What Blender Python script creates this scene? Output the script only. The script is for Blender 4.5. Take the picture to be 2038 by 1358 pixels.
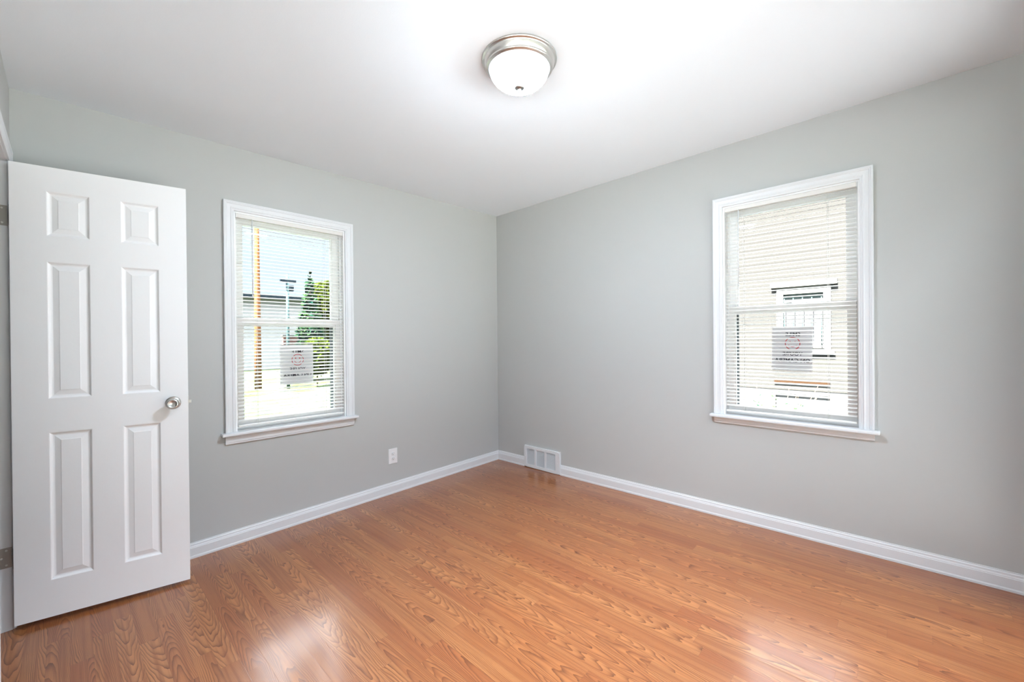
import bpy, bmesh, math, random
from mathutils import Vector, Matrix
for o in list(bpy.data.objects): bpy.data.objects.remove(o)
S = bpy.context.scene
COL = S.collection
R = math.radians

# ------------------------------------------------------------------ camera
cam_d = bpy.data.cameras.new('camera'); cam = bpy.data.objects.new('camera', cam_d); COL.objects.link(cam)
cam_d.sensor_width = 36.0; cam_d.lens = 36.0 * 838.23 / 2038.0; cam_d.clip_start = 0.02; cam_d.clip_end = 300
YAW, PITCH, ROLL = 43.522, -0.214, -0.5
fw = Vector((math.cos(R(PITCH)) * math.cos(R(YAW)), math.cos(R(PITCH)) * math.sin(R(YAW)), math.sin(R(PITCH))))
rt = Vector((math.sin(R(YAW)), -math.cos(R(YAW)), 0)); up = rt.cross(fw)
r2 = rt * math.cos(R(ROLL)) + up * math.sin(R(ROLL)); u2 = up * math.cos(R(ROLL)) - rt * math.sin(R(ROLL))
M = Matrix((r2, u2, -fw)).transposed().to_4x4(); M.translation = Vector((-2.974, -3.0264, 1.2018))
cam.matrix_world = M
S.camera = cam
# ------------------------------------------------------------------ light from outside, exposure
world = bpy.data.worlds.new('sky'); S.world = world; world.use_nodes = True
wn = world.node_tree; bg = wn.nodes['Background']
tcw = wn.nodes.new('ShaderNodeTexCoord'); spw = wn.nodes.new('ShaderNodeSeparateXYZ'); wn.links.new(tcw.outputs['Generated'], spw.inputs[0])
sky = wn.nodes.new('ShaderNodeValToRGB'); wn.links.new(spw.outputs[2], sky.inputs[0])       # pale blue low down, brightened overhead to fill the room and floor reflections
sky.color_ramp.elements[0].position = 0.0; sky.color_ramp.elements[0].color = (0.094, 0.105, 0.119, 1)
sky.color_ramp.elements[1].position = 0.78; sky.color_ramp.elements[1].color = (2.7, 2.85, 3.1, 1)
for p_, c_ in ((0.16, (0.083, 0.096, 0.115, 1)), (0.34, (0.113, 0.128, 0.15, 1))):
    e_ = sky.color_ramp.elements.new(p_); e_.color = c_
wn.links.new(sky.outputs[0], bg.inputs[0]); bg.inputs[1].default_value = 2.3
sun_d = bpy.data.lights.new('sun', 'SUN'); sun_d.energy = 38.0; sun_d.angle = R(0.6); sun_d.color = (1.0, 0.97, 0.94)
sun = bpy.data.objects.new('sun', sun_d); COL.objects.link(sun)
SUN_DIR = Vector((-0.62, 0.05, 0.95)).normalized()        # towards the sun
sun.rotation_euler = SUN_DIR.to_track_quat('Z', 'Y').to_euler(); sun.location = (-6, -6, 12)
LAMP_GLOW = 140.0
S.view_settings.view_transform = 'Standard'; S.view_settings.look = 'None'
S.view_settings.exposure = 2.20; S.view_settings.gamma = 1.0; S.view_settings.use_curve_mapping = False
cy = S.cycles
cy.use_denoising = True; cy.max_bounces = 12; cy.diffuse_bounces = 7; cy.use_adaptive_sampling = True; cy.adaptive_threshold = 0.025; cy.glossy_bounces = 6
cy.transmission_bounces = 8; cy.transparent_max_bounces = 16
cy.caustics_reflective = False; cy.caustics_refractive = False; cy.sample_clamp_indirect = 8.0

# ------------------------------------------------------------------ place fitted to image points (metres); corner of the room at the origin
LX, LY, HC = 3.154, 3.58, 2.44
FA, FB, CA, CB = 0.0192, -0.0073, 0.0168, -0.0095           # floor and ceiling tilted about a degree out of level to fit image lines
def floor_z(x, y): return FA * x + FB * y
def ceil_z(x, y): return HC + CA * x + CB * y

# ------------------------------------------------------------------ helpers
def tag(o, label, cat=None, group=None, kind=None):
    o['label'] = label
    if cat: o['category'] = cat
    if group: o['group'] = group
    if kind: o['kind'] = kind
    return o
def link(name, bm, mat, parent=None, smooth=False, label=None):
    me = bpy.data.meshes.new(name); bmesh.ops.recalc_face_normals(bm, faces=bm.faces[:]); bm.to_mesh(me); bm.free()
    for m in (mat if isinstance(mat, (list, tuple)) else [mat]): me.materials.append(m)
    if smooth:
        for p in me.polygons: p.use_smooth = True
    o = bpy.data.objects.new(name, me); COL.objects.link(o)
    if parent: o.parent = parent
    if label: o['label'] = label
    return o
def empty(name, loc=(0, 0, 0), rz=0.0):
    o = bpy.data.objects.new(name, None); COL.objects.link(o); o.location = loc; o.rotation_euler = (0, 0, rz)
    o.empty_display_size = 0.05
    return o
def box(bm, x0, x1, y0, y1, z0, z1, bev=0.0, seg=2):
    t = bmesh.new()
    vs = [t.verts.new((x, y, z)) for x in (x0, x1) for y in (y0, y1) for z in (z0, z1)]
    for f in ((0, 1, 3, 2), (4, 6, 7, 5), (0, 4, 5, 1), (2, 3, 7, 6), (0, 2, 6, 4), (1, 5, 7, 3)): t.faces.new([vs[i] for i in f])
    if bev: bmesh.ops.bevel(t, geom=t.edges[:], offset=bev, segments=seg, affect='EDGES', profile=0.5)
    merge(bm, t)
def merge(bm, t, mat=None):
    if mat is not None: bmesh.ops.transform(t, matrix=mat, verts=t.verts[:])
    mp = {v: bm.verts.new(v.co) for v in t.verts}
    for f in t.faces:
        try:
            g = bm.faces.new([mp[v] for v in f.verts]); g.material_index = f.material_index; g.smooth = f.smooth
        except ValueError: pass
    t.free()
def lathe(bm, prof, n=48, mat=None, cap0=False, cap1=False):
    t = bmesh.new(); rings = []
    for r, z in prof:
        if r < 1e-6: rings.append([t.verts.new((0, 0, z))])
        else: rings.append([t.verts.new((r * math.cos(2 * math.pi * i / n), r * math.sin(2 * math.pi * i / n), z)) for i in range(n)])
    for a, b in zip(rings, rings[1:]):
        for i in range(n):
            j = (i + 1) % n
            if len(a) == 1 and len(b) == 1: continue
            if len(a) == 1: t.faces.new((a[0], b[i], b[j]))
            elif len(b) == 1: t.faces.new((a[i], a[j], b[0]))
            else: t.faces.new((a[i], a[j], b[j], b[i]))
    if cap0 and len(rings[0]) > 1: t.faces.new(rings[0])
    if cap1 and len(rings[-1]) > 1: t.faces.new(rings[-1])
    for f in t.faces: f.smooth = True
    merge(bm, t, mat)
def cyl(bm, p, q, r0, r1=None, n=12):
    p, q = Vector(p), Vector(q); d = q - p; r1 = r0 if r1 is None else r1
    m = Matrix.Translation(p) @ d.to_track_quat('Z', 'Y').to_matrix().to_4x4()
    lathe(bm, [(r0, 0), (r1, d.length)], n, m, True, True)
def slab_with_holes(bm, u, w, v0, v1, holes, T=lambda u, v, w: (u, v, w)):
    us = sorted({u[0], u[1], *[h[i] for h in holes for i in (0, 1)]}); ws = sorted({w[0], w[1], *[h[i] for h in holes for i in (2, 3)]})
    def solid(i, j):
        if not (0 <= i < len(us) - 1 and 0 <= j < len(ws) - 1): return False
        cu, cw = (us[i] + us[i + 1]) / 2, (ws[j] + ws[j + 1]) / 2
        return not any(h[0] < cu < h[1] and h[2] < cw < h[3] for h in holes)
    V = {}
    def vt(i, j, k):
        if (i, j, k) not in V: V[(i, j, k)] = bm.verts.new(T(us[i], (v0, v1)[k], ws[j]))
        return V[(i, j, k)]
    for i in range(len(us) - 1):
        for j in range(len(ws) - 1):
            if not solid(i, j): continue
            for k in (0, 1): bm.faces.new((vt(i, j, k), vt(i + 1, j, k), vt(i + 1, j + 1, k), vt(i, j + 1, k)))
            for di, dj, a, b in ((-1, 0, (i, j), (i, j + 1)), (1, 0, (i + 1, j), (i + 1, j + 1)), (0, -1, (i, j), (i + 1, j)), (0, 1, (i, j + 1), (i + 1, j + 1))):
                if not solid(i + di, j + dj): bm.faces.new((vt(*a, 0), vt(*b, 0), vt(*b, 1), vt(*a, 1)))
def casing(bm, u0, u1, w0, w1, prof, T):
    """three mitred boards round an opening; prof = (distance out from the opening, thickness off the wall)"""
    rows = []
    for a, b in prof: rows.append([bm.verts.new(T(*p)) for p in ((u0 - a, -b, w0), (u0 - a, -b, w1 + a), (u1 + a, -b, w1 + a), (u1 + a, -b, w0))])
    n = len(rows)
    for i in range(n):
        a, b = rows[i], rows[(i + 1) % n]
        for k in range(3): bm.faces.new((a[k], a[k + 1], b[k + 1], b[k]))
    bm.faces.new([r[0] for r in rows]); bm.faces.new([r[3] for r in rows])
def run_profile(bm, pts, p, q):
    """extrude a closed profile of (off-wall, height) points between two stations; p, q map a profile point to 3D"""
    a = [bm.verts.new(p(*t)) for t in pts]; b = [bm.verts.new(q(*t)) for t in pts]; n = len(pts)
    for i in range(n): bm.faces.new((a[i], a[(i + 1) % n], b[(i + 1) % n], b[i]))
    bm.faces.new(a); bm.faces.new(b)

# ------------------------------------------------------------------ materials
def mat(name, col, rough=0.5, metal=0.0, spec=0.5, bump=None, vary=None, trans=0.0, coat=None):
    m = bpy.data.materials.new(name); m.use_nodes = True; n = m.node_tree; b = n.nodes['Principled BSDF']
    b.inputs['Base Color'].default_value = (*col, 1); b.inputs['Roughness'].default_value = rough
    b.inputs['Metallic'].default_value = metal; b.inputs['Specular IOR Level'].default_value = spec
    if coat: b.inputs['Coat Weight'].default_value = coat[0]; b.inputs['Coat Roughness'].default_value = coat[1]
    tc = n.nodes.new('ShaderNodeTexCoord')
    if bump:
        t = n.nodes.new('ShaderNodeTexNoise'); t.inputs['Scale'].default_value = bump[0]; t.inputs['Detail'].default_value = bump[2] if len(bump) > 2 else 3
        k = n.nodes.new('ShaderNodeBump'); k.inputs['Strength'].default_value = bump[1]; k.inputs['Distance'].default_value = 0.002
        n.links.new(tc.outputs['Object'], t.inputs['Vector']); n.links.new(t.outputs[0], k.inputs['Height']); n.links.new(k.outputs[0], b.inputs['Normal'])
    if vary:
        t = n.nodes.new('ShaderNodeTexNoise'); t.inputs['Scale'].default_value = vary[0]; t.inputs['Detail'].default_value = 4
        r = n.nodes.new('ShaderNodeValToRGB'); r.color_ramp.elements[0].position = 0.3; r.color_ramp.elements[1].position = 0.7
        r.color_ramp.elements[0].color = (*vary[1], 1); r.color_ramp.elements[1].color = (*col, 1)
        n.links.new(tc.outputs['Object'], t.inputs['Vector']); n.links.new(t.outputs[0], r.inputs[0]); n.links.new(r.outputs[0], b.inputs['Base Color'])
    if trans:
        tr = n.nodes.new('ShaderNodeBsdfTranslucent'); tr.inputs[0].default_value = (*col, 1)
        mx = n.nodes.new('ShaderNodeMixShader'); mx.inputs[0].default_value = trans
        out = n.nodes['Material Output']
        n.links.new(b.outputs[0], mx.inputs[1]); n.links.new(tr.outputs[0], mx.inputs[2]); n.links.new(mx.outputs[0], out.inputs[0])
    return m
def glass_mat():
    m = bpy.data.materials.new('window_glass'); m.use_nodes = True; n = m.node_tree; n.nodes.remove(n.nodes['Principled BSDF'])
    t = n.nodes.new('ShaderNodeBsdfTransparent'); t.inputs[0].default_value = (0.95, 0.97, 0.96, 1)
    g = n.nodes.new('ShaderNodeBsdfGlossy'); g.inputs['Roughness'].default_value = 0.02
    f = n.nodes.new('ShaderNodeFresnel'); f.inputs['IOR'].default_value = 1.28
    mx = n.nodes.new('ShaderNodeMixShader'); L = n.links.new
    L(f.outputs[0], mx.inputs[0]); L(t.outputs[0], mx.inputs[1]); L(g.outputs[0], mx.inputs[2]); L(mx.outputs[0], n.nodes['Material Output'].inputs[0])
    return m
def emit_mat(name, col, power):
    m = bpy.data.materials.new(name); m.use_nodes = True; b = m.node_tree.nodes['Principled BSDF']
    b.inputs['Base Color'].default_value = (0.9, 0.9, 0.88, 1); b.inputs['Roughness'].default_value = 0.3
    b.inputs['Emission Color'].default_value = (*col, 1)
    n = m.node_tree; L = n.links.new                            # strength shaped by face angle: dim centre shows the finial, faint sides spare ceiling
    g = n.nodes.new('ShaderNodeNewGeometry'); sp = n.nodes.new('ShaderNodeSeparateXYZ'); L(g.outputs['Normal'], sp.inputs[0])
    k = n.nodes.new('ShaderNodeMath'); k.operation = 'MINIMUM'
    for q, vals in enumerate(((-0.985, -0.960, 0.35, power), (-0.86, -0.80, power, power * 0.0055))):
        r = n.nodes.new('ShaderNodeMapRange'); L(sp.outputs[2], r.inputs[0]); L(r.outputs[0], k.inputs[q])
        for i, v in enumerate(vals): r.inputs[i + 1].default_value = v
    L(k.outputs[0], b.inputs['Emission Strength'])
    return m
def oak_floor():
    m = bpy.data.materials.new('oak_strip_laminate'); m.use_nodes = True; n = m.node_tree; L = n.links.new; b = n.nodes['Principled BSDF']
    def math_(op, a, c=None, d=None):
        k = n.nodes.new('ShaderNodeMath'); k.operation = op
        for i, v in enumerate((a, c, d)):
            if v is None: continue
            if isinstance(v, (int, float)): k.inputs[i].default_value = v
            else: L(v, k.inputs[i])
        return k.outputs[0]
    def white(vec):
        k = n.nodes.new('ShaderNodeTexWhiteNoise'); k.noise_dimensions = '2D'; L(vec, k.inputs['Vector']); return k
    def comb(x, y, z=0.0):
        k = n.nodes.new('ShaderNodeCombineXYZ')
        for i, v in enumerate((x, y, z)):
            if isinstance(v, (int, float)): k.inputs[i].default_value = v
            else: L(v, k.inputs[i])
        return k.outputs[0]
    def noise(vec, scale, detail=2.0, rough=0.5, dist=0.0):
        k = n.nodes.new('ShaderNodeTexNoise'); k.inputs['Scale'].default_value = scale; k.inputs['Detail'].default_value = detail
        k.inputs['Roughness'].default_value = rough; k.inputs['Distortion'].default_value = dist; L(vec, k.inputs['Vector']); return k.outputs[0]
    def mixc(f, a, c, mode='MIX'):
        k = n.nodes.new('ShaderNodeMix'); k.data_type = 'RGBA'; k.blend_type = mode
        if isinstance(f, (int, float)): k.inputs[0].default_value = f
        else: L(f, k.inputs[0])
        for i, v in ((6, a), (7, c)):
            if isinstance(v, tuple): k.inputs[i].default_value = (*v, 1)
            else: L(v, k.inputs[i])
        return k.outputs[2]
    def ramp(v, p0, p1, c0=0.0, c1=1.0):
        k = n.nodes.new('ShaderNodeMapRange'); k.clamp = True
        for i, q in enumerate((p0, p1, c0, c1)): k.inputs[i + 1].default_value = q
        L(v, k.inputs[0]); return k.outputs[0]
    tc = n.nodes.new('ShaderNodeTexCoord'); sp = n.nodes.new('ShaderNodeSeparateXYZ'); L(tc.outputs['Object'], sp.inputs[0])
    x, y = sp.outputs[0], sp.outputs[1]
    WID, LEN = 0.0655, 0.55
    xs = math_('DIVIDE', math_('ADD', x, 3.046), WID); row = math_('FLOOR', xs); fx = math_('FRACT', xs)
    rr = white(comb(row, 3.7)).outputs[0]
    yy = math_('ADD', math_('DIVIDE', y, LEN), math_('MULTIPLY', rr, 7.0))
    pl = math_('FLOOR', yy); fy = math_('FRACT', yy)
    rid = white(comb(row, pl)); r1 = rid.outputs[0]; sc_ = n.nodes.new('ShaderNodeSeparateColor'); L(rid.outputs[1], sc_.inputs[0])
    r2, r3 = sc_.outputs[0], sc_.outputs[1]
    ox, oy = math_('MULTIPLY', r1, 37.0), math_('MULTIPLY', r2, 53.0)
    gx, gy = math_('ADD', x, ox), math_('ADD', y, oy)
    # cathedral figure: nested arches along the strip where its heart is inside, straight grain where it is not
    wob = noise(comb(math_('MULTIPLY', gx, 13.0), math_('MULTIPLY', gy, 2.0), math_('MULTIPLY', r3, 9.0)), 1.0, 2.0, 0.5, 0.3)
    fine = noise(comb(math_('MULTIPLY', gx, 70.0), math_('MULTIPLY', gy, 14.0), 2.0), 1.0, 2.0, 0.55)
    un = math_('MULTIPLY', math_('SUBTRACT', fx, math_('MULTIPLY_ADD', r3, 2.0, -0.5)), 2.0)
    dirn = math_('SUBTRACT', math_('MULTIPLY', math_('GREATER_THAN', r2, 0.5), 2.0), 1.0)
    val = math_('ADD', math_('MULTIPLY', math_('MULTIPLY', gy, dirn), 12.0), math_('MULTIPLY', math_('MULTIPLY', un, un), math_('MULTIPLY_ADD', r1, 1.7, 1.5)))
    val = math_('ADD', val, math_('ADD', math_('MULTIPLY', wob, 7.5), math_('MULTIPLY', fine, 0.45)))
    line = math_('POWER', math_('FRACT', val), 2.6)
    pores = ramp(noise(comb(math_('MULTIPLY', gx, 620.0), math_('MULTIPLY', gy, 26.0)), 1.0, 2.0, 0.6), 0.54, 0.72)
    patch = noise(comb(math_('MULTIPLY', gx, 16.0), math_('MULTIPLY', gy, 2.6), 4.0), 1.0, 3.0)
    light, mid, dark = (0.450, 0.180, 0.062), (0.350, 0.115, 0.036), (0.090, 0.024, 0.008)
    base = mixc(r1, light, mid)
    base = mixc(math_('MULTIPLY', ramp(r2, 0.70, 1.0), 0.45), base, (0.33, 0.098, 0.034))
    base = mixc(math_('MULTIPLY', ramp(patch, 0.42, 0.75), 0.38), base, (0.36, 0.115, 0.038))
    amt = math_('MULTIPLY', line, math_('MULTIPLY_ADD', noise(comb(math_('MULTIPLY', gx, 26.0), math_('MULTIPLY', gy, 4.0), 7.0), 1.0, 2.0), 1.2, 0.25))
    c = mixc(amt, base, dark)
    streak = noise(comb(math_('MULTIPLY', gx, 70.0), math_('MULTIPLY', gy, 1.3), 11.0), 1.0, 3.0, 0.6)
    c = mixc(math_('MULTIPLY', ramp(streak, 0.44, 0.64), 0.62), c, (0.20, 0.060, 0.019))
    c = mixc(math_('MULTIPLY', pores, 0.34), c, (0.25, 0.085, 0.03))
    ex = math_('MINIMUM', fx, math_('SUBTRACT', 1.0, fx)); ey = math_('MINIMUM', fy, math_('SUBTRACT', 1.0, fy))
    seam = math_('MAXIMUM', ramp(ex, 0.0, 0.022, 1.0, 0.0), ramp(ey, 0.0, 0.0026, 1.0, 0.0))
    c = mixc(math_('MULTIPLY', seam, 0.42), c, (0.16, 0.055, 0.022))
    L(c, b.inputs['Base Color'])
    b.inputs['Roughness'].default_value = 0.34; b.inputs['Specular IOR Level'].default_value = 0.35
    b.inputs['Coat Weight'].default_value = 0.70; b.inputs['Coat Roughness'].default_value = 0.16; b.inputs['Coat IOR'].default_value = 1.47
    h = math_('ADD', math_('MULTIPLY', line, -0.4), math_('ADD', math_('MULTIPLY', pores, -0.35), math_('MULTIPLY', seam, -1.0)))
    k = n.nodes.new('ShaderNodeBump'); k.inputs['Strength'].default_value = 0.12; k.inputs['Distance'].default_value = 0.0008
    L(h, k.inputs['Height']); L(k.outputs[0], b.inputs['Normal']); L(k.outputs[0], b.inputs['Coat Normal'])
    return m
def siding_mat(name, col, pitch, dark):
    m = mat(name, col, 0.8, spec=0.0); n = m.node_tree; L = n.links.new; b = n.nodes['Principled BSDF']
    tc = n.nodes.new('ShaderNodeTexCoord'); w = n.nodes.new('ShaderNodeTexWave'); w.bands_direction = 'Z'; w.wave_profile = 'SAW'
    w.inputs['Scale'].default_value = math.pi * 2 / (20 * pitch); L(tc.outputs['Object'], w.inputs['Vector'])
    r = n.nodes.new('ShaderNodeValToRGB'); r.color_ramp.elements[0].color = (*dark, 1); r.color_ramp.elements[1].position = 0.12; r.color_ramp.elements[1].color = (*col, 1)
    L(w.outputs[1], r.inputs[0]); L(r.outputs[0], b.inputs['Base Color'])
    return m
def brick_mat():
    m = mat('red_brick', (0.4, 0.14, 0.09), 0.8, spec=0.0); n = m.node_tree; L = n.links.new
    tc = n.nodes.new('ShaderNodeTexCoord'); mp = n.nodes.new('ShaderNodeMapping'); mp.inputs['Rotation'].default_value = (R(90), 0, 0)
    t = n.nodes.new('ShaderNodeTexBrick'); t.inputs['Scale'].default_value = 4.0
    t.inputs['Color1'].default_value = (0.07, 0.030, 0.026, 1); t.inputs['Color2'].default_value = (0.05, 0.022, 0.019, 1); t.inputs['Mortar'].default_value = (0.08, 0.073, 0.068, 1)
    L(tc.outputs['Object'], mp.inputs[0]); L(mp.outputs[0], t.inputs[0]); L(t.outputs[0], n.nodes['Principled BSDF'].inputs['Base Color'])
    return m
M_WALL = mat('warm_grey_wall_paint', (0.495, 0.502, 0.492), 0.55, spec=0.3, bump=(260, 0.10))
M_CEIL = mat('white_ceiling_paint', (0.79, 0.835, 0.88), 0.7, spec=0.2, bump=(160, 0.10))
M_TRIM = mat('white_gloss_trim_paint', (0.71, 0.72, 0.735), 0.4, bump=(40, 0.03))
M_DOOR = mat('white_door_paint', (0.91, 0.91, 0.915), 0.42, bump=(90, 0.05))
M_VINYL = mat('white_vinyl', (0.92, 0.925, 0.93), 0.35)
M_SLAT = mat('white_slat_enamel', (0.82, 0.80, 0.77), 0.4, spec=0.3, trans=0.12)
M_NICKEL = mat('brushed_nickel', (0.62, 0.60, 0.57), 0.28, metal=1.0, bump=(300, 0.03))
M_FINIAL = mat('satin_nickel', (0.34, 0.33, 0.32), 0.35, metal=1.0)
M_HINGE = mat('dull_steel', (0.36, 0.33, 0.30), 0.42, metal=0.85)
M_PLATE = mat('white_plastic', (0.82, 0.82, 0.83), 0.3)
M_SLOT = mat('dark_slot', (0.03, 0.03, 0.03), 0.7)
M_DUCT = mat('grey_duct_metal', (0.16, 0.17, 0.17), 0.6)  # one even grey for the sheet behind the louvers
M_BRONZE = mat('dark_bronze_aluminium', (0.05, 0.06, 0.06), 0.5)
M_CORD = mat('white_cord', (0.8, 0.8, 0.78), 0.7)
M_WAND = mat('clear_acrylic', (0.72, 0.74, 0.75), 0.15)
M_PAPER = mat('white_paper', (0.72, 0.71, 0.73), 0.8, trans=0.5)
M_INK = mat('black_ink', (0.02, 0.02, 0.03), 0.7)
M_RED = mat('red_ink', (0.55, 0.02, 0.03), 0.7)
M_GLASS = glass_mat()
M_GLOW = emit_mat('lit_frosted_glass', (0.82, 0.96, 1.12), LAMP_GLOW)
M_FLOOR = oak_floor()
M_LAWN = mat('dry_grass', (0.018, 0.034, 0.008), 0.9, spec=0.0, vary=(0.8, (0.038, 0.040, 0.030)))
M_STONE = mat('grey_concrete', (0.055, 0.053, 0.050), 0.85, spec=0.0, vary=(3, (0.042, 0.041, 0.039)))
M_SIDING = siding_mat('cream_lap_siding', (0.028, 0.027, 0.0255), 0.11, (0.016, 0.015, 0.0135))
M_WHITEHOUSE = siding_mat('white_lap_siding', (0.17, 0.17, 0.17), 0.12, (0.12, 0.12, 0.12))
M_CONC = mat('bounce_concrete', (0.12, 0.12, 0.12), 0.85, vary=(3, (0.10, 0.10, 0.10)))
M_ROOF = mat('grey_shingle', (0.016, 0.022, 0.027), 0.9, spec=0.0, vary=(6, (0.009, 0.014, 0.018)))
M_BARK = mat('weathered_timber', (0.10, 0.045, 0.018), 0.9, spec=0.0, vary=(14, (0.06, 0.026, 0.011)))
M_GALV = mat('galvanised_steel', (0.025, 0.042, 0.042), 0.6, spec=0.0)
M_NEEDLE = mat('conifer_needles', (0.002, 0.014, 0.013), 0.7, spec=0.0, vary=(5, (0.018, 0.032, 0.008)))
M_LEAF = mat('bright_leaves', (0.042, 0.052, 0.006), 0.6, spec=0.0, vary=(7, (0.005, 0.014, 0.003)), trans=0.3)
M_TWIG = mat('dark_twig', (0.10, 0.07, 0.05), 0.9, spec=0.0)
M_BRICK = brick_mat()
M_GREENGLASS = mat('dark_green_glass', (0.012, 0.03, 0.026), 0.1)
M_LINTEL = mat('rusty_steel', (0.02, 0.011, 0.006), 0.8, spec=0.0)
M_SHADE = mat('roller_shade', (0.075, 0.075, 0.077), 0.8, spec=0.0)
M_OUTTRIM = mat('cream_exterior_trim', (0.085, 0.082, 0.077), 0.5, spec=0.0)

# ------------------------------------------------------------------ room shell
WT = 0.14
WA = dict(c=-1.9185, z=0.648, apron=-0.073)       # window in the left-hand (north) wall
WB = dict(c=-2.4740, z=0.698, apron=-0.058)       # window in the right-hand (east) wall
OW, OH = 0.3525, 1.3645                           # half width and height of the opening above the stool
DJ0, DJ1, DTOP = -0.768, -0.145, 2.004            # door opening between its jambs

bm = bmesh.new()
cx, fy_ = (-4.30, 0.004), (-LY - 0.004, 0.004)
c = [(x, y) for x in cx for y in fy_]
v = [bm.verts.new((x, y, floor_z(x, y) - d)) for x, y in c for d in (0, 0.07)]
for f in ((0, 4, 6, 2), (1, 3, 7, 5), (0, 2, 3, 1), (4, 5, 7, 6), (0, 1, 5, 4), (2, 6, 7, 3)): bm.faces.new([v[i] for i in f])
tag(link('floor', bm, M_FLOOR), 'glossy reddish oak strip laminate floor of the empty room', 'floor', kind='structure')
bm = bmesh.new()
c = [(x, y) for x in (-LX - 0.004, 0.004) for y in fy_]
v = [bm.verts.new((x, y, ceil_z(x, y) + d)) for x, y in c for d in (0, 0.06)]
for f in ((0, 4, 6, 2), (1, 3, 7, 5), (0, 2, 3, 1), (4, 5, 7, 6), (0, 1, 5, 4), (2, 6, 7, 3)): bm.faces.new([v[i] for i in f])
tag(link('ceiling', bm, M_CEIL), 'smooth white painted ceiling with one round flush light', 'ceiling', kind='structure')
Z0, Z1 = -0.16, 2.62
bm = bmesh.new()
slab_with_holes(bm, (-LX - WT, WT), (Z0, Z1), 0, WT, [(WA['c'] - OW, WA['c'] + OW, WA['z'] - 0.02, WA['z'] + OH)])
tag(link('wall_north', bm, M_WALL), 'light grey wall behind the open door, with the left window', 'wall', kind='structure')
TE = lambda u, v, w: (v, -u, w)
bm = bmesh.new()
slab_with_holes(bm, (0.0, LY + WT), (Z0, Z1), 0, WT, [(-WB['c'] - OW, -WB['c'] + OW, WB['z'] - 0.02, WB['z'] + OH)], TE)
tag(link('wall_east', bm, M_WALL), 'light grey wall on the right, with the right window and floor register', 'wall', kind='structure')
WW = (-3.48, -2.08, 0.75, 2.16)                                # unseen window added in the doorway wall for fill daylight
TW = lambda u, v, w: (-LX - v, u, w)
bm = bmesh.new()
slab_with_holes(bm, (-LY - WT, 0.0), (Z0, Z1), 0, WT, [(DJ0 - 0.02, DJ1 + 0.02, Z0 + 0.001, DTOP + 0.02), WW], TW)
tag(link('wall_west', bm, M_WALL), 'light grey wall at the left edge, holding the doorway', 'wall', kind='structure')
TS = lambda u, v, w: (u, -LY - v, w)
SW = (-2.98, -0.20, 0.06, 2.20)                                # wide glazed door added out of view to even out the daylight
bm = bmesh.new(); slab_with_holes(bm, (-LX, 0.0), (Z0, Z1), 0, WT, [SW], TS)
tag(link('wall_south', bm, M_WALL), 'light grey wall behind the viewer', 'wall', kind='structure')
bm = bmesh.new()
box(bm, -4.42, -4.30, -2.0, 0.5, Z0, Z1); box(bm, -4.30, -LX - WT, 0.004, 0.14, Z0, Z1); box(bm, -4.30, -LX - WT, -2.0, -1.88, Z0, Z1)
box(bm, -4.30, -LX - WT, -1.88, 0.004, 2.42, 2.48)
tag(link('wall_hallway', bm, M_WALL), 'grey hallway walls outside the open doorway', 'wall', kind='structure')
bm = bmesh.new(); box(bm, -4.75, 0.45, -LY - 0.35, 0.45, Z1, Z1 + 0.12)  # added light-tight cover; long west overhang keeps sun off the added window
tag(link('roof', bm, M_ROOF), 'unseen roof deck above the room, added to keep sunlight out', 'roof', kind='structure')

# baseboards: flat board with a stepped ogee top and a small shoe
BB = [(0.0005, 0.0), (0.0150, 0.0), (0.0150, 0.010), (0.0130, 0.016), (0.0130, 0.060), (0.0115, 0.0625), (0.0115, 0.066), (0.0090, 0.072), (0.0085, 0.080), (0.0055, 0.0835), (0.0050, 0.089), (0.0005, 0.089)]
def bb(name, segs, label):
    b_ = bmesh.new()
    for f0, f1 in segs: run_profile(b_, BB, f0, f1)
    return tag(link(name, b_, M_TRIM), label, 'baseboard', kind='structure')
VY0, VY1 = -0.783, -0.366
nor = lambda x: (lambda a, h: (x - (a if x > -0.1 else 0.0), -a, floor_z(x, 0) + h))
eas = lambda y: (lambda a, h: (-a, y - (a if y > -0.1 else 0.0), floor_z(0, y) + h))
wes = lambda y: (lambda a, h: (-LX + a, y, floor_z(-LX, y) + h))
sou = lambda x: (lambda a, h: (x, -LY + a, floor_z(x, -LY) + h))
bb('baseboard_north', [(nor(-LX + 0.02), nor(-0.0005))], 'white baseboard under the left window')
bb('baseboard_east', [(eas(-0.0005), eas(VY1 + 0.002)), (eas(VY0 - 0.002), eas(-LY + 0.02))], 'white baseboard along the right wall, broken by the floor register')
bb('baseboard_west', [(wes(-0.0005), wes(-0.078)), (wes(-0.835), wes(-LY + 0.02))], 'white baseboard beside the doorway')
bb('baseboard_south', [(sou(-LX + 0.02), sou(-0.02))], 'white baseboard behind the viewer')

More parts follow.
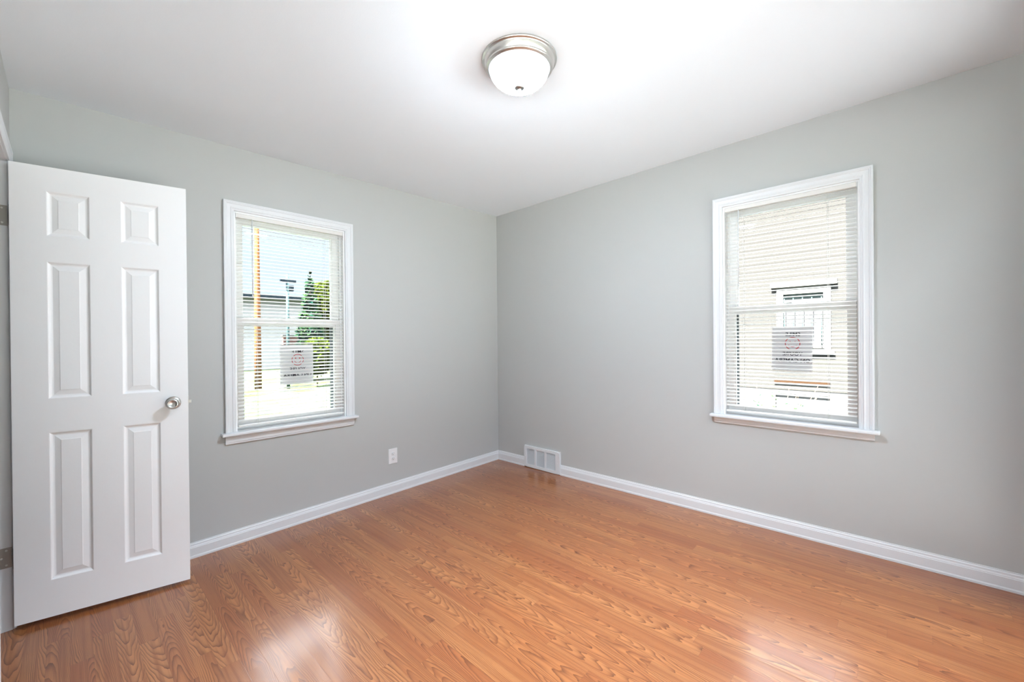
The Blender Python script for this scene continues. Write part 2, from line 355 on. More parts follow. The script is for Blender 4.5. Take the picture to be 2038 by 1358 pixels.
# ------------------------------------------------------------------ windows (built once, placed twice)
CAS = [(-0.004, 0.0), (-0.004, 0.0105), (0.000, 0.0125), (0.007, 0.0125), (0.0085, 0.0150), (0.0130, 0.0160), (0.0165, 0.0140), (0.0345, 0.0155), (0.0375, 0.0185), (0.0430, 0.0185), (0.0445, 0.0205), (0.0520, 0.0205), (0.0535, 0.0190), (0.0535, 0.0)]
ident = lambda u, v, w: (u, v, w)
def window(name, loc, rz, ap, label):
    t = empty(name, loc, rz); tag(t, label, 'window', kind='structure')
    b = bmesh.new(); casing(b, -OW, OW, 0.0, OH, CAS, ident); link('casing', b, M_TRIM, t)
    b = bmesh.new(); box(b, -0.4285, 0.4285, -0.045, 0.046, -0.020, -0.0004, 0.0055, 3); link('window_stool', b, M_TRIM, t)
    b = bmesh.new()
    pr = [(0.0, -0.021), (0.0175, -0.021), (0.0175, -0.028), (0.0150, -0.031), (0.0150, ap + 0.014), (0.0125, ap + 0.010), (0.0125, ap + 0.004), (0.009, ap), (0.0, ap)]
    run_profile(b, pr, lambda a, h: (-0.406, -a, h), lambda a, h: (0.406, -a, h)); link('apron', b, M_TRIM, t)
    b = bmesh.new()                                             # jamb liner and outer frame round the sashes
    slab_with_holes(b, (-OW + 0.0005, OW - 0.0005), (0.0, OH - 0.0005), 0.001, 0.038, [(-OW + 0.0125, OW - 0.0125, 0.0 - 1, OH - 0.0125)])
    slab_with_holes(b, (-OW + 0.0005, OW - 0.0005), (-0.0195, OH - 0.0005), 0.0465, 0.165, [(-OW + 0.022, OW - 0.022, 0.012, OH - 0.022)])
    link('window_frame', b, M_VINYL, t)
    b = bmesh.new()                                             # raised tracks the sashes slide in
    for s in (-1, 1):
        x0, x1 = sorted((s * (OW - 0.0005), s * (OW - 0.030))); box(b, x0, x1, 0.0775, 0.081, 0.012, OH - 0.022)
    link('sash_track', b, M_VINYL, t)
    def sash(nm, u, w, glass, v0, v1):
        b = bmesh.new(); slab_with_holes(b, u, w, v0, v1, [glass])
        for e in ((0.010, 0.004),):                             # glazing bead stepping down to the glass
            g = glass; slab_with_holes(b, (g[0] - 0.0002, g[1] + 0.0002), (g[2] - 0.0002, g[3] + 0.0002), v0 + 0.007, v1 - 0.007, [(g[0] + e[0], g[1] - e[0], g[2] + e[0], g[3] - e[0])])
        s_ = link(nm, b, M_VINYL, t)
        vm = (v0 + v1) / 2; b = bmesh.new(); box(b, glass[0] + 0.004, glass[1] - 0.004, vm - 0.002, vm + 0.002, glass[2] + 0.004, glass[3] - 0.004); link('pane', b, M_GLASS, s_)
        return s_
    lo = sash('lower_sash', (-0.3290, 0.3290), (0.0125, 0.7060), (-0.2980, 0.2980, 0.052, 0.671), 0.0475, 0.0770)
    sash('upper_sash', (-0.3290, 0.3290), (0.6640, 1.3420), (-0.2910, 0.2910, 0.702, 1.3110), 0.0820, 0.1120)
    b = bmesh.new(); box(b, -0.03, 0.03, 0.056, 0.074, 0.7062, 0.712, 0.002); box(b, -0.006, 0.022, 0.058, 0.068, 0.712, 0.718, 0.002); link('sash_lock', b, M_VINYL, lo)
    b = bmesh.new(); slab_with_holes(b, (-0.318, 0.318), (0.016, 0.700), 0.128, 0.140, [(-0.292, 0.292, 0.036, 0.678)]); link('screen_frame', b, M_BRONZE, t, label='dark bronze insect screen frame')
    return t
window('window_1', (WA['c'], 0, WA['z']), 0.0, WA['apron'], 'white double-hung window in the wall behind the open door')
window('window_2', (0, WB['c'], WB['z']), -math.pi / 2, WB['apron'], 'white double-hung window in the right-hand wall')

w3 = empty('fill_window_south'); tag(w3, 'wide white sliding glass door added behind the viewer for fill daylight', 'window', kind='structure')
b = bmesh.new(); slab_with_holes(b, (SW[0] - 0.05, SW[1] + 0.05), (SW[2] - 0.05, SW[3] + 0.05), -0.018, -0.0005, [(SW[0] + 0.004, SW[1] - 0.004, SW[2] + 0.004, SW[3] - 0.004)], TS); link('casing', b, M_TRIM, w3)
b = bmesh.new(); slab_with_holes(b, (SW[0] + 0.001, SW[1] - 0.001), (SW[2] + 0.001, SW[3] - 0.001), 0.05, 0.11, [(SW[0] + 0.05, -1.625, SW[2] + 0.05, SW[3] - 0.05), (-1.575, SW[1] - 0.05, SW[2] + 0.05, SW[3] - 0.05)], TS); link('window_frame', b, M_VINYL, w3)
for a_, c_ in ((SW[0] + 0.052, -1.627), (-1.573, SW[1] - 0.052)):
    b = bmesh.new(); box(b, a_, c_, -LY - 0.082, -LY - 0.078, SW[2] + 0.052, SW[3] - 0.052); link('pane', b, M_GLASS, w3)
w4 = empty('fill_window_west'); tag(w4, 'white picture window added in the doorway wall behind the viewer for fill daylight', 'window', kind='structure')
b = bmesh.new(); slab_with_holes(b, (WW[0] - 0.05, WW[1] + 0.05), (WW[2] - 0.05, WW[3] + 0.05), -0.018, -0.0005, [(WW[0] + 0.004, WW[1] - 0.004, WW[2] + 0.004, WW[3] - 0.004)], TW); link('casing', b, M_TRIM, w4)
b = bmesh.new(); slab_with_holes(b, (WW[0] + 0.001, WW[1] - 0.001), (WW[2] + 0.001, WW[3] - 0.001), 0.05, 0.11, [(WW[0] + 0.05, WW[1] - 0.05, WW[2] + 0.05, WW[3] - 0.05)], TW); link('window_frame', b, M_VINYL, w4)
b = bmesh.new(); box(b, -LX - 0.082, -LX - 0.078, WW[0] + 0.052, WW[1] - 0.052, WW[2] + 0.052, WW[3] - 0.052); link('pane', b, M_GLASS, w4)
# ------------------------------------------------------------------ mini blinds
def blind(loc, rz, label):
    t = empty('window_blind', loc, rz); tag(t, label, 'window blind', 'white mini blinds in the two windows')
    hw = 0.3355
    b = bmesh.new()                                             # head rail
    box(b, -hw, hw, -0.004, 0.0255, 1.3235, 1.3500, 0.0025); link('head_rail', b, M_SLAT, t)
    b = bmesh.new()
    for s in (-1, 1): x0, x1 = sorted((s * 0.3362, s * 0.3388)); b = bmesh.new(); box(b, x0, x1, -0.007, 0.0275, 1.3215, 1.3515); link('bracket', b, M_VINYL, t)
    
    b = bmesh.new(); P, W_, TILT = 0.0227, 0.0125, R(17.0)
    z = 1.3125; k = 0
    while z > 0.048:
        prof = []
        for i in range(7):
            q = -1 + i / 3.0; prof.append((W_ * q, 0.0022 * (1 - q * q)))
        top = [(p[0], p[1] + 0.00022) for p in prof]; bot = [(p[0], p[1] - 0.00022) for p in prof][::-1]
        ring = []
        for a, h in top + bot: ring.append((0.0115 + a * math.cos(TILT) - h * math.sin(TILT), z + a * math.sin(TILT) + h * math.cos(TILT)))
        A_ = [b.verts.new((-hw + 0.002, p[0], p[1])) for p in ring]; B_ = [b.verts.new((hw - 0.002, p[0], p[1])) for p in ring]; n_ = len(ring)
        for i in range(n_): b.faces.new((A_[i], A_[(i + 1) % n_], B_[(i + 1) % n_], B_[i]))
        b.faces.new(A_); b.faces.new(B_); z -= P; k += 1
    link('slats', b, M_SLAT, t)
    b = bmesh.new(); box(b, -hw + 0.002, hw - 0.002, -0.001, 0.024, 0.0215, 0.0330, 0.003); link('bottom_rail', b, M_SLAT, t)
    for u in (-0.228, 0.205):
        b = bmesh.new()
        for v in (-0.0022, 0.0252): cyl(b, (u, v, 0.030), (u, v, 1.3235), 0.0007, n=6)
        cyl(b, (u + 0.006, 0.0115, 0.030), (u + 0.006, 0.0115, 1.3235), 0.0006, n=6)
        link('ladder_cord', b, M_CORD, t)
    b = bmesh.new(); cyl(b, (-0.252, -0.012, 0.845), (-0.252, -0.012, 1.318), 0.0032, n=6); cyl(b, (-0.252, -0.012, 1.318), (-0.252, -0.0035, 1.328), 0.0016, n=6)
    cyl(b, (-0.252, -0.012, 0.835), (-0.252, -0.012, 0.848), 0.0045, n=8); link('tilt_wand', b, M_WAND, t)
    return t
blind((WA['c'], 0, WA['z']), 0.0, 'white mini blind, slats open, in the window behind the open door')
blind((0, WB['c'], WB['z']), -math.pi / 2, 'white mini blind, slats open, in the right-hand wall window')

# ------------------------------------------------------------------ paper signs facing out on the lower panes
def text_mesh(body, size):
    cu = bpy.data.curves.new('lettering', 'FONT'); cu.body = body; cu.size = size; cu.align_x = 'CENTER'; cu.extrude = 0.0006; cu.offset = size * 0.012
    o = bpy.data.objects.new('tmp', cu); COL.objects.link(o); dg = bpy.context.evaluated_depsgraph_get(); dg.update()
    me = bpy.data.meshes.new_from_object(o.evaluated_get(dg)); bpy.data.objects.remove(o); return me
TXT = Matrix(((-1, 0, 0, 0), (0, 0, 1, 0), (0, 1, 0, 0), (0, 0, 0, 1)))
def sign(loc, rz, w, h, skew, label):
    t = empty('paper_sign', loc, rz); tag(t, label, 'sign', 'smile camera notices taped in the windows')
    b = bmesh.new(); box(b, -w / 2, w / 2, -0.00015, 0.00015, 0, h)
    bmesh.ops.rotate(b, verts=b.verts[:], cent=(0, 0, 0), matrix=Matrix.Rotation(skew, 3, 'Y')); link('sheet', b, M_PAPER, t)
    for body, size, z in (('SMILE', 0.031, 0.785), ("YOU'RE", 0.030, 0.345), ('ON CAMERA', 0.0315, 0.195)):
        me = text_mesh(body, size); me.transform(Matrix.Rotation(skew, 4, 'Y') @ Matrix.Translation((0.004, 0, z * h)) @ TXT)
        me.materials.clear(); me.materials.append(M_INK)
        o = bpy.data.objects.new('lettering', me); COL.objects.link(o); o.parent = t; o['label'] = 'black words ' + body
    b = bmesh.new(); zc = 0.615 * h; ro, ri = 0.0395, 0.0355; N = 48
    def ringseg(cx_, cz_, r0, r1, a0, a1, n):
        prev = None
        for i in range(n + 1):
            a = a0 + (a1 - a0) * i / n
            q = [b.verts.new((cx_ + r * math.cos(a), v_, cz_ + r * math.sin(a))) for r in (r0, r1) for v_ in (-0.0006, 0.0006)]
            if prev:
                for i0, i1 in ((0, 1), (1, 3), (3, 2), (2, 0)): b.faces.new((prev[i0], prev[i1], q[i1], q[i0]))
            prev = q
    ringseg(0.004, zc, ri, ro, 0, 2 * math.pi, N); ringseg(0.004, zc + 0.002, 0.021, 0.024, R(205), R(335), 20)
    for s in (-1, 1): ringseg(0.004 + s * 0.013, zc + 0.011, 0.0003, 0.0042, 0, 2 * math.pi, 14)
    bmesh.ops.rotate(b, verts=b.verts[:], cent=(0, 0, 0), matrix=Matrix.Rotation(skew, 3, 'Y')); link('smiling_face', b, M_RED, t, label='round face outline drawn in red')
    return t
VS = 0.0585
sign((-1.8865, VS, 0.907), 0.0, 0.2159, 0.272, 0.0, 'white paper notice with smiling face on the left window lower pane')
sign((VS, -2.492, 0.996), -math.pi / 2, 0.2100, 0.270, R(1.2), 'white paper notice with red smiling face on the right window lower pane')

# ------------------------------------------------------------------ doorway trim and six-panel door
b = bmesh.new()
CAS2 = [(0.005, 0.0), (0.005, 0.008), (0.010, 0.0105), (0.040, 0.0125), (0.046, 0.0150), (0.058, 0.0150), (0.058, 0.0)]
casing(b, DJ0, DJ1, -0.07, DTOP, CAS2, lambda u, v, w: (-LX - v, u, max(w, floor_z(-LX, u)) if w < 0 else w))
for u0, u1 in ((DJ0 - 0.0195, DJ0), (DJ1, DJ1 + 0.0195)): box(b, -LX - WT, -LX - 0.0002, u0, u1, -0.064 if u0 > -0.5 else -0.060, DTOP + 0.0195)
box(b, -LX - WT, -LX - 0.0002, DJ0, DJ1, DTOP, DTOP + 0.0195)
for u0, u1 in ((DJ0, DJ0 + 0.011), (DJ1 - 0.011, DJ1)): box(b, -LX - 0.075, -LX - 0.042, u0, u1, -0.062, DTOP)
box(b, -LX - 0.075, -LX - 0.042, DJ0 + 0.011, DJ1 - 0.011, DTOP - 0.011, DTOP)
tag(link('trim_1', b, M_TRIM), 'white painted door casing and jamb at the left edge', 'door trim', kind='structure')

DW, DB, DT, TH = 0.6095, -0.033, 1.998, 0.035
door = empty('door_1', (-3.1475, -0.1837, 0), R(-10.34)); tag(door, 'white six-panel door standing open at the left', 'door', kind='structure')
PAN = [(s0, s1, z0, z1) for (s0, s1) in ((0.111, 0.251), (0.3585, 0.4995)) for (z0, z1) in ((0.132, 0.799), (0.952, 1.570), (1.687, 1.889))]
b = bmesh.new()
def panel_face(v_, sgn):
    us = sorted({0, DW, *[p[i] for p in PAN for i in (0, 1)]}); ws = sorted({DB, DT, *[p[i] for p in PAN for i in (2, 3)]})
    V = {}
    def vt(x, z, d=0.0):
        k = (round(x, 5), round(z, 5), round(d, 5))
        if k not in V: V[k] = b.verts.new((x, v_ + sgn * d, z))
        return V[k]
    for i in range(len(us) - 1):
        for j in range(len(ws) - 1):
            c0, c1 = (us[i] + us[i + 1]) / 2, (ws[j] + ws[j + 1]) / 2
            if any(p[0] < c0 < p[1] and p[2] < c1 < p[3] for p in PAN): continue
            b.faces.new((vt(us[i], ws[j]), vt(us[i + 1], ws[j]), vt(us[i + 1], ws[j + 1]), vt(us[i], ws[j + 1])))
    for p in PAN:
        prev = None
        for ins, d in ((0, 0), (0.003, 0.0012), (0.0045, 0.0035), (0.010, 0.0075), (0.014, 0.0085), (0.0165, 0.0085), (0.036, 0.0035), (0.0375, 0.0022)):
            q = [vt(p[0] + ins, p[2] + ins, d), vt(p[1] - ins, p[2] + ins, d), vt(p[1] - ins, p[3] - ins, d), vt(p[0] + ins, p[3] - ins, d)]
            if prev:
                for k in range(4): b.faces.new((prev[k], prev[(k + 1) % 4], q[(k + 1) % 4], q[k]))
            prev = q
        b.faces.new(prev)
    return us, ws, vt
us, ws, f0 = panel_face(0.0, 1); _, _, f1 = panel_face(TH, -1)
for a, c_ in zip(us, us[1:]):
    for z in (DB, DT): b.faces.new((f0(a, z), f0(c_, z), f1(c_, z), f1(a, z)))
for a, c_ in zip(ws, ws[1:]):
    for x in (0, DW): b.faces.new((f0(x, a), f0(x, c_), f1(x, c_), f1(x, a)))
link('door_leaf', b, M_DOOR, door)
KS, KZ = 0.5490, 0.8925
def knob(sgn, v_):
    b = bmesh.new()
    m_ = Matrix.Translation((KS, v_, KZ)) @ Matrix.Rotation(R(90) * sgn, 4, 'X')
    lathe(b, [(0.0, 0.0), (0.0325, 0.0), (0.0325, 0.0020), (0.0300, 0.0055), (0.0240, 0.0085), (0.0160, 0.0100), (0.0125, 0.0120), (0.0115, 0.0200), (0.0125, 0.0270), (0.0180, 0.0320), (0.0245, 0.0390), (0.0268, 0.0470), (0.0262, 0.0540),
              (0.0225, 0.0590), (0.0195, 0.0605), (0.0175, 0.0600), (0.0150, 0.0575), (0.0, 0.0560)], 40, m_)
    return link('door_knob', b, M_NICKEL, door, label='brushed nickel round knob')
knob(1, -0.0001); knob(-1, TH + 0.0001)
b = bmesh.new(); box(b, DW - 0.001, DW + 0.0012, 0.006, 0.029, KZ - 0.029, KZ + 0.029, 0.0006); box(b, DW + 0.001, DW + 0.0125, 0.0115, 0.0235, KZ - 0.008, KZ + 0.008, 0.002); link('latch', b, M_NICKEL, door, label='nickel latch bolt')
for z in (0.2625, 1.765):
    b = bmesh.new(); h = 0.0445
    cyl(b, (-0.004, TH + 0.003, z - h), (-0.004, TH + 0.003, z + h), 0.0055, n=14)
    box(b, -0.0022, 0.0002, 0.004, TH + 0.001, z - h, z + h)
    hg = link('hinge', b, M_HINGE, door, label='dull steel butt hinge')
    b = bmesh.new()                                             # leaf let into the jamb; set square to the jamb, not the door
    t = bmesh.new(); x0, x1, y = -LX - 0.0375, -LX - 0.0005, DJ1 - 0.0012
    q = []
    for cx_, cz_, a0 in ((x1 - 0.0001, z + h - 0.0001, 0), (x0 + 0.006, z + h - 0.006, 90), (x0 + 0.006, z - h + 0.006, 180), (x1 - 0.0001, z - h + 0.0001, 270)):
        rr = 0.006 if 0 < a0 < 270 else 0.0001
        for k in range(5): a = R(a0 + 22.5 * k); q.append((cx_ + rr * math.cos(a), cz_ + rr * math.sin(a)))
    f = t.faces.new([t.verts.new((p[0], y, p[1])) for p in q]); g = bmesh.ops.extrude_face_region(t, geom=[f])
    bmesh.ops.translate(t, vec=(0, 0.0014, 0), verts=[e for e in g['geom'] if isinstance(e, bmesh.types.BMVert)])
    t.normal_update(); inv = (Matrix.Translation(door.location) @ Matrix.Rotation(R(-10.34), 4, 'Z')).inverted()
    merge(b, t, inv); link('jamb_leaf', b, M_HINGE, hg)
    for dx_, dz_ in ((-0.012, 0.032), (-0.026, 0.0), (-0.012, -0.032)):
        b = bmesh.new(); m_ = inv @ Matrix.Translation((-LX + dx_ - 0.004, y, z + dz_)) @ Matrix.Rotation(R(90), 4, 'X')
        lathe(b, [(0.0042, 0.0), (0.0038, 0.0010), (0.0016, 0.0013), (0.0012, 0.0004), (0.0, 0.0004)], 14, m_); link('screw', b, M_NICKEL, hg)

# ------------------------------------------------------------------ ceiling light
LXc, LYc = -1.600, -1.780
lamp = empty('ceiling_light', (LXc, LYc, ceil_z(LXc, LYc))); tag(lamp, 'round brushed nickel flush-mount light with glowing frosted dome on the ceiling', 'ceiling light')
b = bmesh.new()
lathe(b, [(0.0, 0.0015), (0.1560, 0.0015), (0.1640, -0.002), (0.1650, -0.007), (0.1620, -0.0105), (0.1560, -0.0115), (0.1545, -0.0150), (0.1520, -0.0270), (0.1475, -0.0340), (0.1460, -0.0360), (0.1470, -0.0390), (0.1455, -0.0425), (0.1410, -0.0440), (0.1395, -0.0460), (0.1360, -0.0475), (0.1325, -0.0470), (0.1315, -0.0420), (0.0, -0.0400)], 96)
link('canopy_ring', b, M_NICKEL, lamp, label='stepped brushed nickel ring')
b = bmesh.new(); prof = [(0.1310, -0.0425)]
for i in range(15): a = R(90 * i / 14.0); prof.append((0.1310 * math.cos(a) ** 0.85 if i < 14 else 0.0, -0.0440 - 0.0800 * math.sin(a)))
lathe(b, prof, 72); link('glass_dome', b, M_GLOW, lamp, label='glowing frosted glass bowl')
b = bmesh.new()
lathe(b, [(0.0, -0.1225), (0.0195, -0.1225), (0.0200, -0.1245), (0.0170, -0.1275), (0.0110, -0.1300), (0.0075, -0.1325), (0.0085, -0.1365), (0.0080, -0.1400), (0.0045, -0.1440), (0.0030, -0.1480), (0.0, -0.1500)], 32)
link('finial', b, M_FINIAL, lamp, label='nickel finial')

# ------------------------------------------------------------------ wall outlet
out = empty('wall_outlet', (-1.1895, 0, 0.2750)); tag(out, 'white duplex outlet on the wall right of the left window', 'outlet')
b = bmesh.new(); box(b, -0.0385, 0.0385, -0.0055, 0.0, -0.0600, 0.0600, 0.0022, 3); link('cover_plate', b, M_PLATE, out)
for s in (1, -1):
    b = bmesh.new()
    lathe(b, [(0.0, 0.0), (0.0168, 0.0), (0.0168, 0.0010), (0.0160, 0.0016), (0.0, 0.0016)], 28, Matrix.Translation((0, -0.0054, s * 0.0198)) @ Matrix.Rotation(R(90), 4, 'X') @ Matrix.Diagonal((1, 0.84, 1, 1)))
    rc = link('receptacle', b, M_PLATE, out)
    b = bmesh.new()
    for u, hh in ((-0.0065, 0.0045), (0.0065, 0.0037)): box(b, u - 0.0012, u + 0.0012, -0.0074, -0.0066, s * 0.0198 + 0.004 - hh, s * 0.0198 + 0.004 + hh)
    lathe(b, [(0.0, 0.0), (0.0026, 0.0), (0.0026, 0.0006), (0.0, 0.0006)], 12, Matrix.Translation((0, -0.0067, s * 0.0198 - 0.0075)) @ Matrix.Rotation(R(90), 4, 'X'))
    link('slot', b, M_SLOT, rc, label='dark plug slots')
b = bmesh.new(); lathe(b, [(0.0, 0.0), (0.0032, 0.0), (0.0028, 0.0009), (0.0, 0.0012)], 16, Matrix.Translation((0, -0.0054, 0)) @ Matrix.Rotation(R(90), 4, 'X')); link('screw', b, M_PLATE, out)

# ------------------------------------------------------------------ floor register in the right wall beside the corner
vc, vw = (VY0 + VY1) / 2, (VY1 - VY0) / 2
reg = empty('wall_register', (0, vc, floor_z(0, vc) + 0.004), -math.pi / 2); tag(reg, 'white louvered heating register set in the baseboard near the corner', 'vent')
RH = 0.196; F0, F1 = 0.026, 0.170
fields = [(-vw + 2 * vw * a, -vw + 2 * vw * c_) for a, c_ in ((0.074, 0.306), (0.352, 0.590), (0.636, 0.888))]
b = bmesh.new(); slab_with_holes(b, (-vw, vw), (0.0, RH), -0.0200, 0.0, [(f_[0], f_[1], F0, F1) for f_ in fields])
bmesh.ops.bevel(b, geom=[e for e in b.edges if all(v_.co.y < -0.019 for v_ in e.verts) and all(abs(v_.co.x) > vw - 1e-4 or v_.co.z < 1e-4 or v_.co.z > RH - 1e-4 for v_ in e.verts)], offset=0.006, segments=3, affect='EDGES')
link('frame', b, M_TRIM, reg)
b = bmesh.new(); box(b, -vw + 0.008, vw - 0.008, -0.0025, -0.0005, 0.008, RH - 0.008); link('damper', b, M_DUCT, reg, label='grey sheet metal behind the louvers')
for f_ in fields:
    b = bmesh.new(); nl = 18
    for k in range(nl):
        z = F0 + (k + 0.5) * (F1 - F0) / nl; dz = 0.0036
        vs = [(-0.0165, z - dz), (-0.0165, z - dz + 0.0012), (-0.0065, z + dz), (-0.0065, z + dz - 0.0012)]
        A_ = [b.verts.new((f_[0], *p)) for p in vs]; B_ = [b.verts.new((f_[1], *p)) for p in vs]
        for i in range(4): b.faces.new((A_[i], A_[(i + 1) % 4], B_[(i + 1) % 4], B_[i]))
        b.faces.new(A_); b.faces.new(B_)
    link('louver_panel', b, M_TRIM, reg)
for s in (-1, 1):
    b = bmesh.new(); lathe(b, [(0.0035, 0.0), (0.003, 0.0008), (0.0, 0.0012)], 14, Matrix.Translation((s * (vw - 0.016 - (0.008 if s > 0 else -0.002)), -0.0200, RH / 2)) @ Matrix.Rotation(R(90), 4, 'X')); link('screw', b, M_PLATE, reg)

# ------------------------------------------------------------------ outside
GZ = -0.60
random.seed(7)
b = bmesh.new(); box(b, -40, 60, -40, 60, GZ - 0.2, GZ); tag(link('ground', b, M_LAWN), 'sunlit patchy lawn outside the windows', 'lawn', kind='structure')
b = bmesh.new(); box(b, -14, 6, -14, -LY - WT, GZ - 0.1, GZ + 0.06); box(b, -14, -4.5, -LY - WT, 8, GZ - 0.1, GZ + 0.06); tag(link('bounce_slab', b, M_CONC), 'unseen pale concrete slab added behind the house to bounce sun indoors', 'bounce_slab', kind='structure')  # added unseen ground, throws sunlight up through the added glazing
def leafball(b, n, c, rad, size, cone=False):
    for _ in range(n):
        while True:
            p = Vector([random.uniform(-1, 1) for _ in range(3)])
            if cone:
                h = (p.z + 1) / 2
                if p.x ** 2 + p.y ** 2 < (1 - h) ** 2 * (0.75 + 0.25 * math.sin(h * 40)): break
            elif 0.25 < p.length < 1: break
        o = Vector((c[0] + p.x * rad[0], c[1] + p.y * rad[1], c[2] + p.z * rad[2]))
        u = Vector([random.gauss(0, 1) for _ in range(3)]).normalized(); w = u.orthogonal().normalized(); s = size * random.uniform(0.6, 1.3)
        n_ = u.cross(w) * s * 0.12
        b.faces.new([b.verts.new(o + q) for q in (u * s, w * s * 0.45 + n_, -u * s, -w * s * 0.45 + n_)])
def tree(name, x, y, h, r, leaf, m, label, cone, z0=0.6):
    t = empty(name, (x, y, GZ)); tag(t, label, 'tree')
    b = bmesh.new(); cyl(b, (0, 0, -0.1), (0, 0, h * 0.9), r * 0.10, r * 0.02, 10)
    for k in range(12):
        a = k * 2.4; zz = z0 + (h - z0) * (k + 1) / 14.0; l_ = r * (0.75 if not cone else 0.85 * (1 - (k + 1) / 14.0)); cyl(b, (0, 0, zz), (l_ * math.cos(a), l_ * math.sin(a), zz + (0.25 if not cone else -0.1) * l_), r * 0.03, r * 0.008, 6)
    link('trunk', b, M_TWIG, t)
    b = bmesh.new(); leafball(b, 5200, (0, 0, (h + z0) / 2), (r, r, (h - z0) / 2), leaf, cone); link('foliage', b, m, t)
    return t
# beyond the left window
b = bmesh.new(); lathe(b, [(0.0, -0.3), (0.125, -0.3), (0.11, 2.0), (0.062, 9.0), (0.0, 9.0)], 20); p_ = link('utility_pole', b, M_BARK); p_.location = (1.95, 14.9, GZ); tag(p_, 'tall weathered brown timber pole outside the left window', 'pole')
p_ = empty('yard_pole', (2.78, 14.2, GZ)); tag(p_, 'slim grey metal pole with a crossarm outside the left window', 'pole')
b = bmesh.new(); cyl(b, (0, 0, -0.2), (0, 0, 4.35), 0.06, 0.05); link('shaft', b, M_GALV, p_)
b = bmesh.new(); box(b, -0.26, 0.30, -0.05, 0.05, 4.06, 4.14); box(b, 0.05, 0.21, -0.08, 0.08, 3.72, 3.95, 0.02); link('crossarm', b, M_ROOF, p_, label='dark crossarm')
g = empty('garage', (6.2, 27.0, GZ)); tag(g, 'white sided garage with dark roof edge across the yard', 'garage')
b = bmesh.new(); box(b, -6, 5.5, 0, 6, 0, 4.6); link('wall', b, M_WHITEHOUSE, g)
b = bmesh.new(); t = bmesh.new(); q = [t.verts.new(v_) for v_ in ((-6.3, -0.4, 4.55), (5.8, -0.4, 4.55), (5.8, -0.4, 4.75), (-6.3, -0.4, 4.75), (-6.3, 3, 5.2), (5.8, 3, 5.2), (5.8, 6.4, 4.55), (-6.3, 6.4, 4.55))]
for f in ((0, 1, 2, 3), (3, 2, 5, 4), (4, 5, 6, 7), (0, 7, 6, 1), (0, 3, 4, 7), (1, 6, 5, 2)): t.faces.new([q[i] for i in f])
merge(b, t); link('roof', b, M_ROOF, g)
bw = empty('brick_wall', (7.9, 23.5, GZ)); tag(bw, 'low red brick garden wall in front of the white garage', 'garden wall')
b = bmesh.new(); box(b, -2.3, 2.6, -0.12, 0.12, 0, 2.1); link('brickwork', b, M_BRICK, bw)
b = bmesh.new(); box(b, -2.35, 2.65, -0.16, 0.16, 2.1, 2.17); link('coping', b, M_STONE, bw)
tree('conifer_tree', 4.75, 17.2, 5.15, 0.85, 0.19, M_NEEDLE, 'tall blue-green conifer outside the left window', True)
tree('leafy_tree', 6.80, 20.5, 5.10, 1.0, 0.19, M_LEAF, 'yellow-green leafy tree right of the conifer', False, 1.8)
s_ = empty('shrub', (3.74, 13.9, GZ)); tag(s_, 'round yellow-green shrub at the foot of the conifer', 'shrub')
b = bmesh.new(); cyl(b, (0, 0, -0.1), (0, 0, 0.9), 0.03); link('stem', b, M_TWIG, s_)
b = bmesh.new(); leafball(b, 2400, (0, 0, 1.20), (0.62, 0.55, 0.75), 0.11); link('foliage', b, M_LEAF, s_)
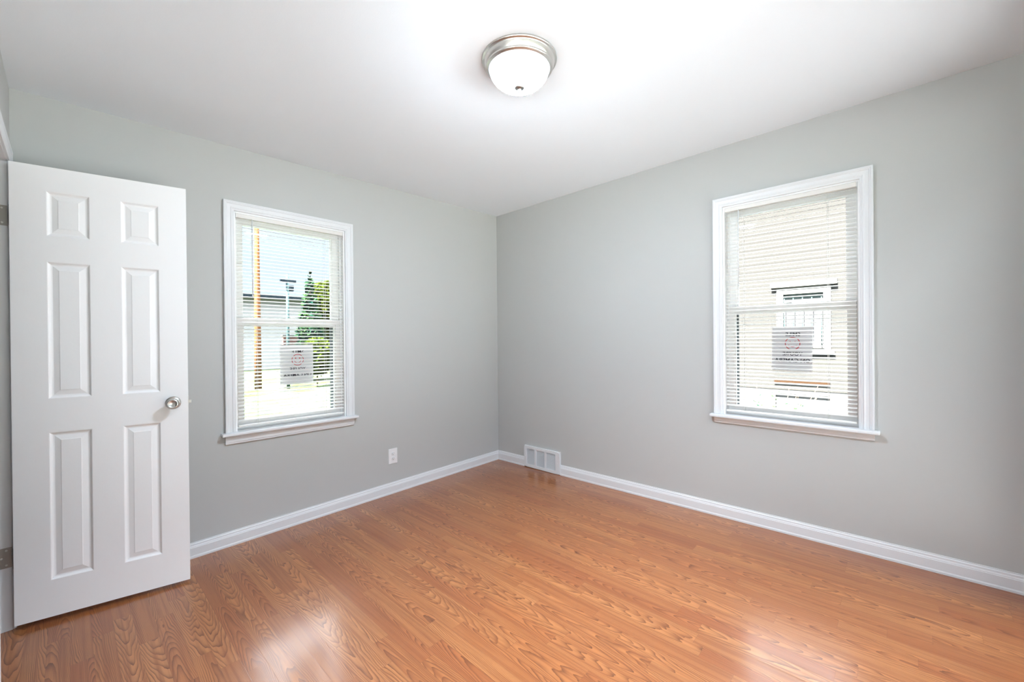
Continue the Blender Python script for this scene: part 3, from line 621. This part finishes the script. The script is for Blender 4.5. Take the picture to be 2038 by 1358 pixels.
# beyond the right window: the neighbouring house, four metres off
nh = empty('neighbor_house', (4.0, -2.0, GZ)); tag(nh, 'cream sided neighboring house close outside the right window', 'house')
Tn = lambda u, v, w: (v, -u, w)
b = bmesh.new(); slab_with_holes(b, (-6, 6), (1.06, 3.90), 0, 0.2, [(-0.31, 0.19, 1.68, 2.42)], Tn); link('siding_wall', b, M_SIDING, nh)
b = bmesh.new(); slab_with_holes(b, (-6, 6), (0, 1.06), 0.02, 0.22, [(-0.40, 0.23, 0.62, 1.00)], Tn); link('foundation', b, M_STONE, nh)
b = bmesh.new(); run_profile(b, [(-0.12, 3.90), (6.0, 3.90), (6.0, 5.4), (-0.12, 4.04)], lambda a, h: (a, -6.4, h), lambda a, h: (a, 6.4, h)); link('roof', b, M_ROOF, nh)
nw = bmesh.new(); slab_with_holes(nw, (-0.37, 0.25), (1.62, 2.50), -0.03, 0.06, [(-0.29, 0.17, 1.70, 2.40)], Tn); box(nw, -0.06, 0.03, -0.32, 0.44, 2.50, 2.56); box(nw, -0.05, 0.03, -0.29, 0.41, 1.575, 1.62)
nw = link('window_frame', nw, M_OUTTRIM, nh)
b = bmesh.new(); box(b, 0.02, 0.05, -0.17, 0.29, 2.335, 2.40); link('pane', b, M_GREENGLASS, nw, label='dark green strip of glass')
b = bmesh.new(); box(b, 0.02, 0.05, -0.17, 0.29, 1.70, 2.335); link('shade', b, M_SHADE, nw, label='lowered white shade')
b = bmesh.new()
for k in range(5): cyl(b, (-0.06, 0.27 - k * 0.106, 1.66), (-0.06, 0.27 - k * 0.106, 2.34), 0.006, n=8)
for z in (1.68, 2.31): box(b, -0.066, -0.054, -0.18, 0.30, z - 0.006, z + 0.006)
link('window_guard', b, M_GALV, nw, label='grey metal guard bars')
b = bmesh.new(); box(b, -0.03, 0.20, -0.235, 0.405, 1.16, 1.20); lt = link('lintel', b, M_LINTEL, nh, label='rusty steel lintel')
b = bmesh.new(); box(b, -0.004, 0.10, -0.235, 0.405, 1.125, 1.16); link('recess_shade_block', b, M_SLOT, lt)  # dark block painted as the shade of a recess under the lintel
b = bmesh.new(); box(b, 0.06, 0.10, -0.23, 0.40, 0.62, 1.00); link('window_board', b, M_SHADE, nh)
sb_ = empty('twiggy_bush', (2.9, -1.86, GZ)); tag(sb_, 'bare twiggy bush below the neighbor window', 'bush')
b = bmesh.new()
for k in range(26):
    a, l_ = random.uniform(0, 6.28), random.uniform(0.5, 1.15); e = (0.38 * l_ * math.cos(a), 0.38 * l_ * math.sin(a), 0.95 * l_ + 0.15); mid = (e[0] * 0.35, e[1] * 0.35, e[2] * 0.55)
    cyl(b, (0, 0, -0.05), mid, 0.009, 0.006, 6); cyl(b, mid, e, 0.006, 0.002, 6)
link('stems', b, M_TWIG, sb_)
b = bmesh.new(); leafball(b, 160, (0.0, 0, 0.75), (0.4, 0.4, 0.4), 0.025); link('foliage', b, M_NEEDLE, sb_)
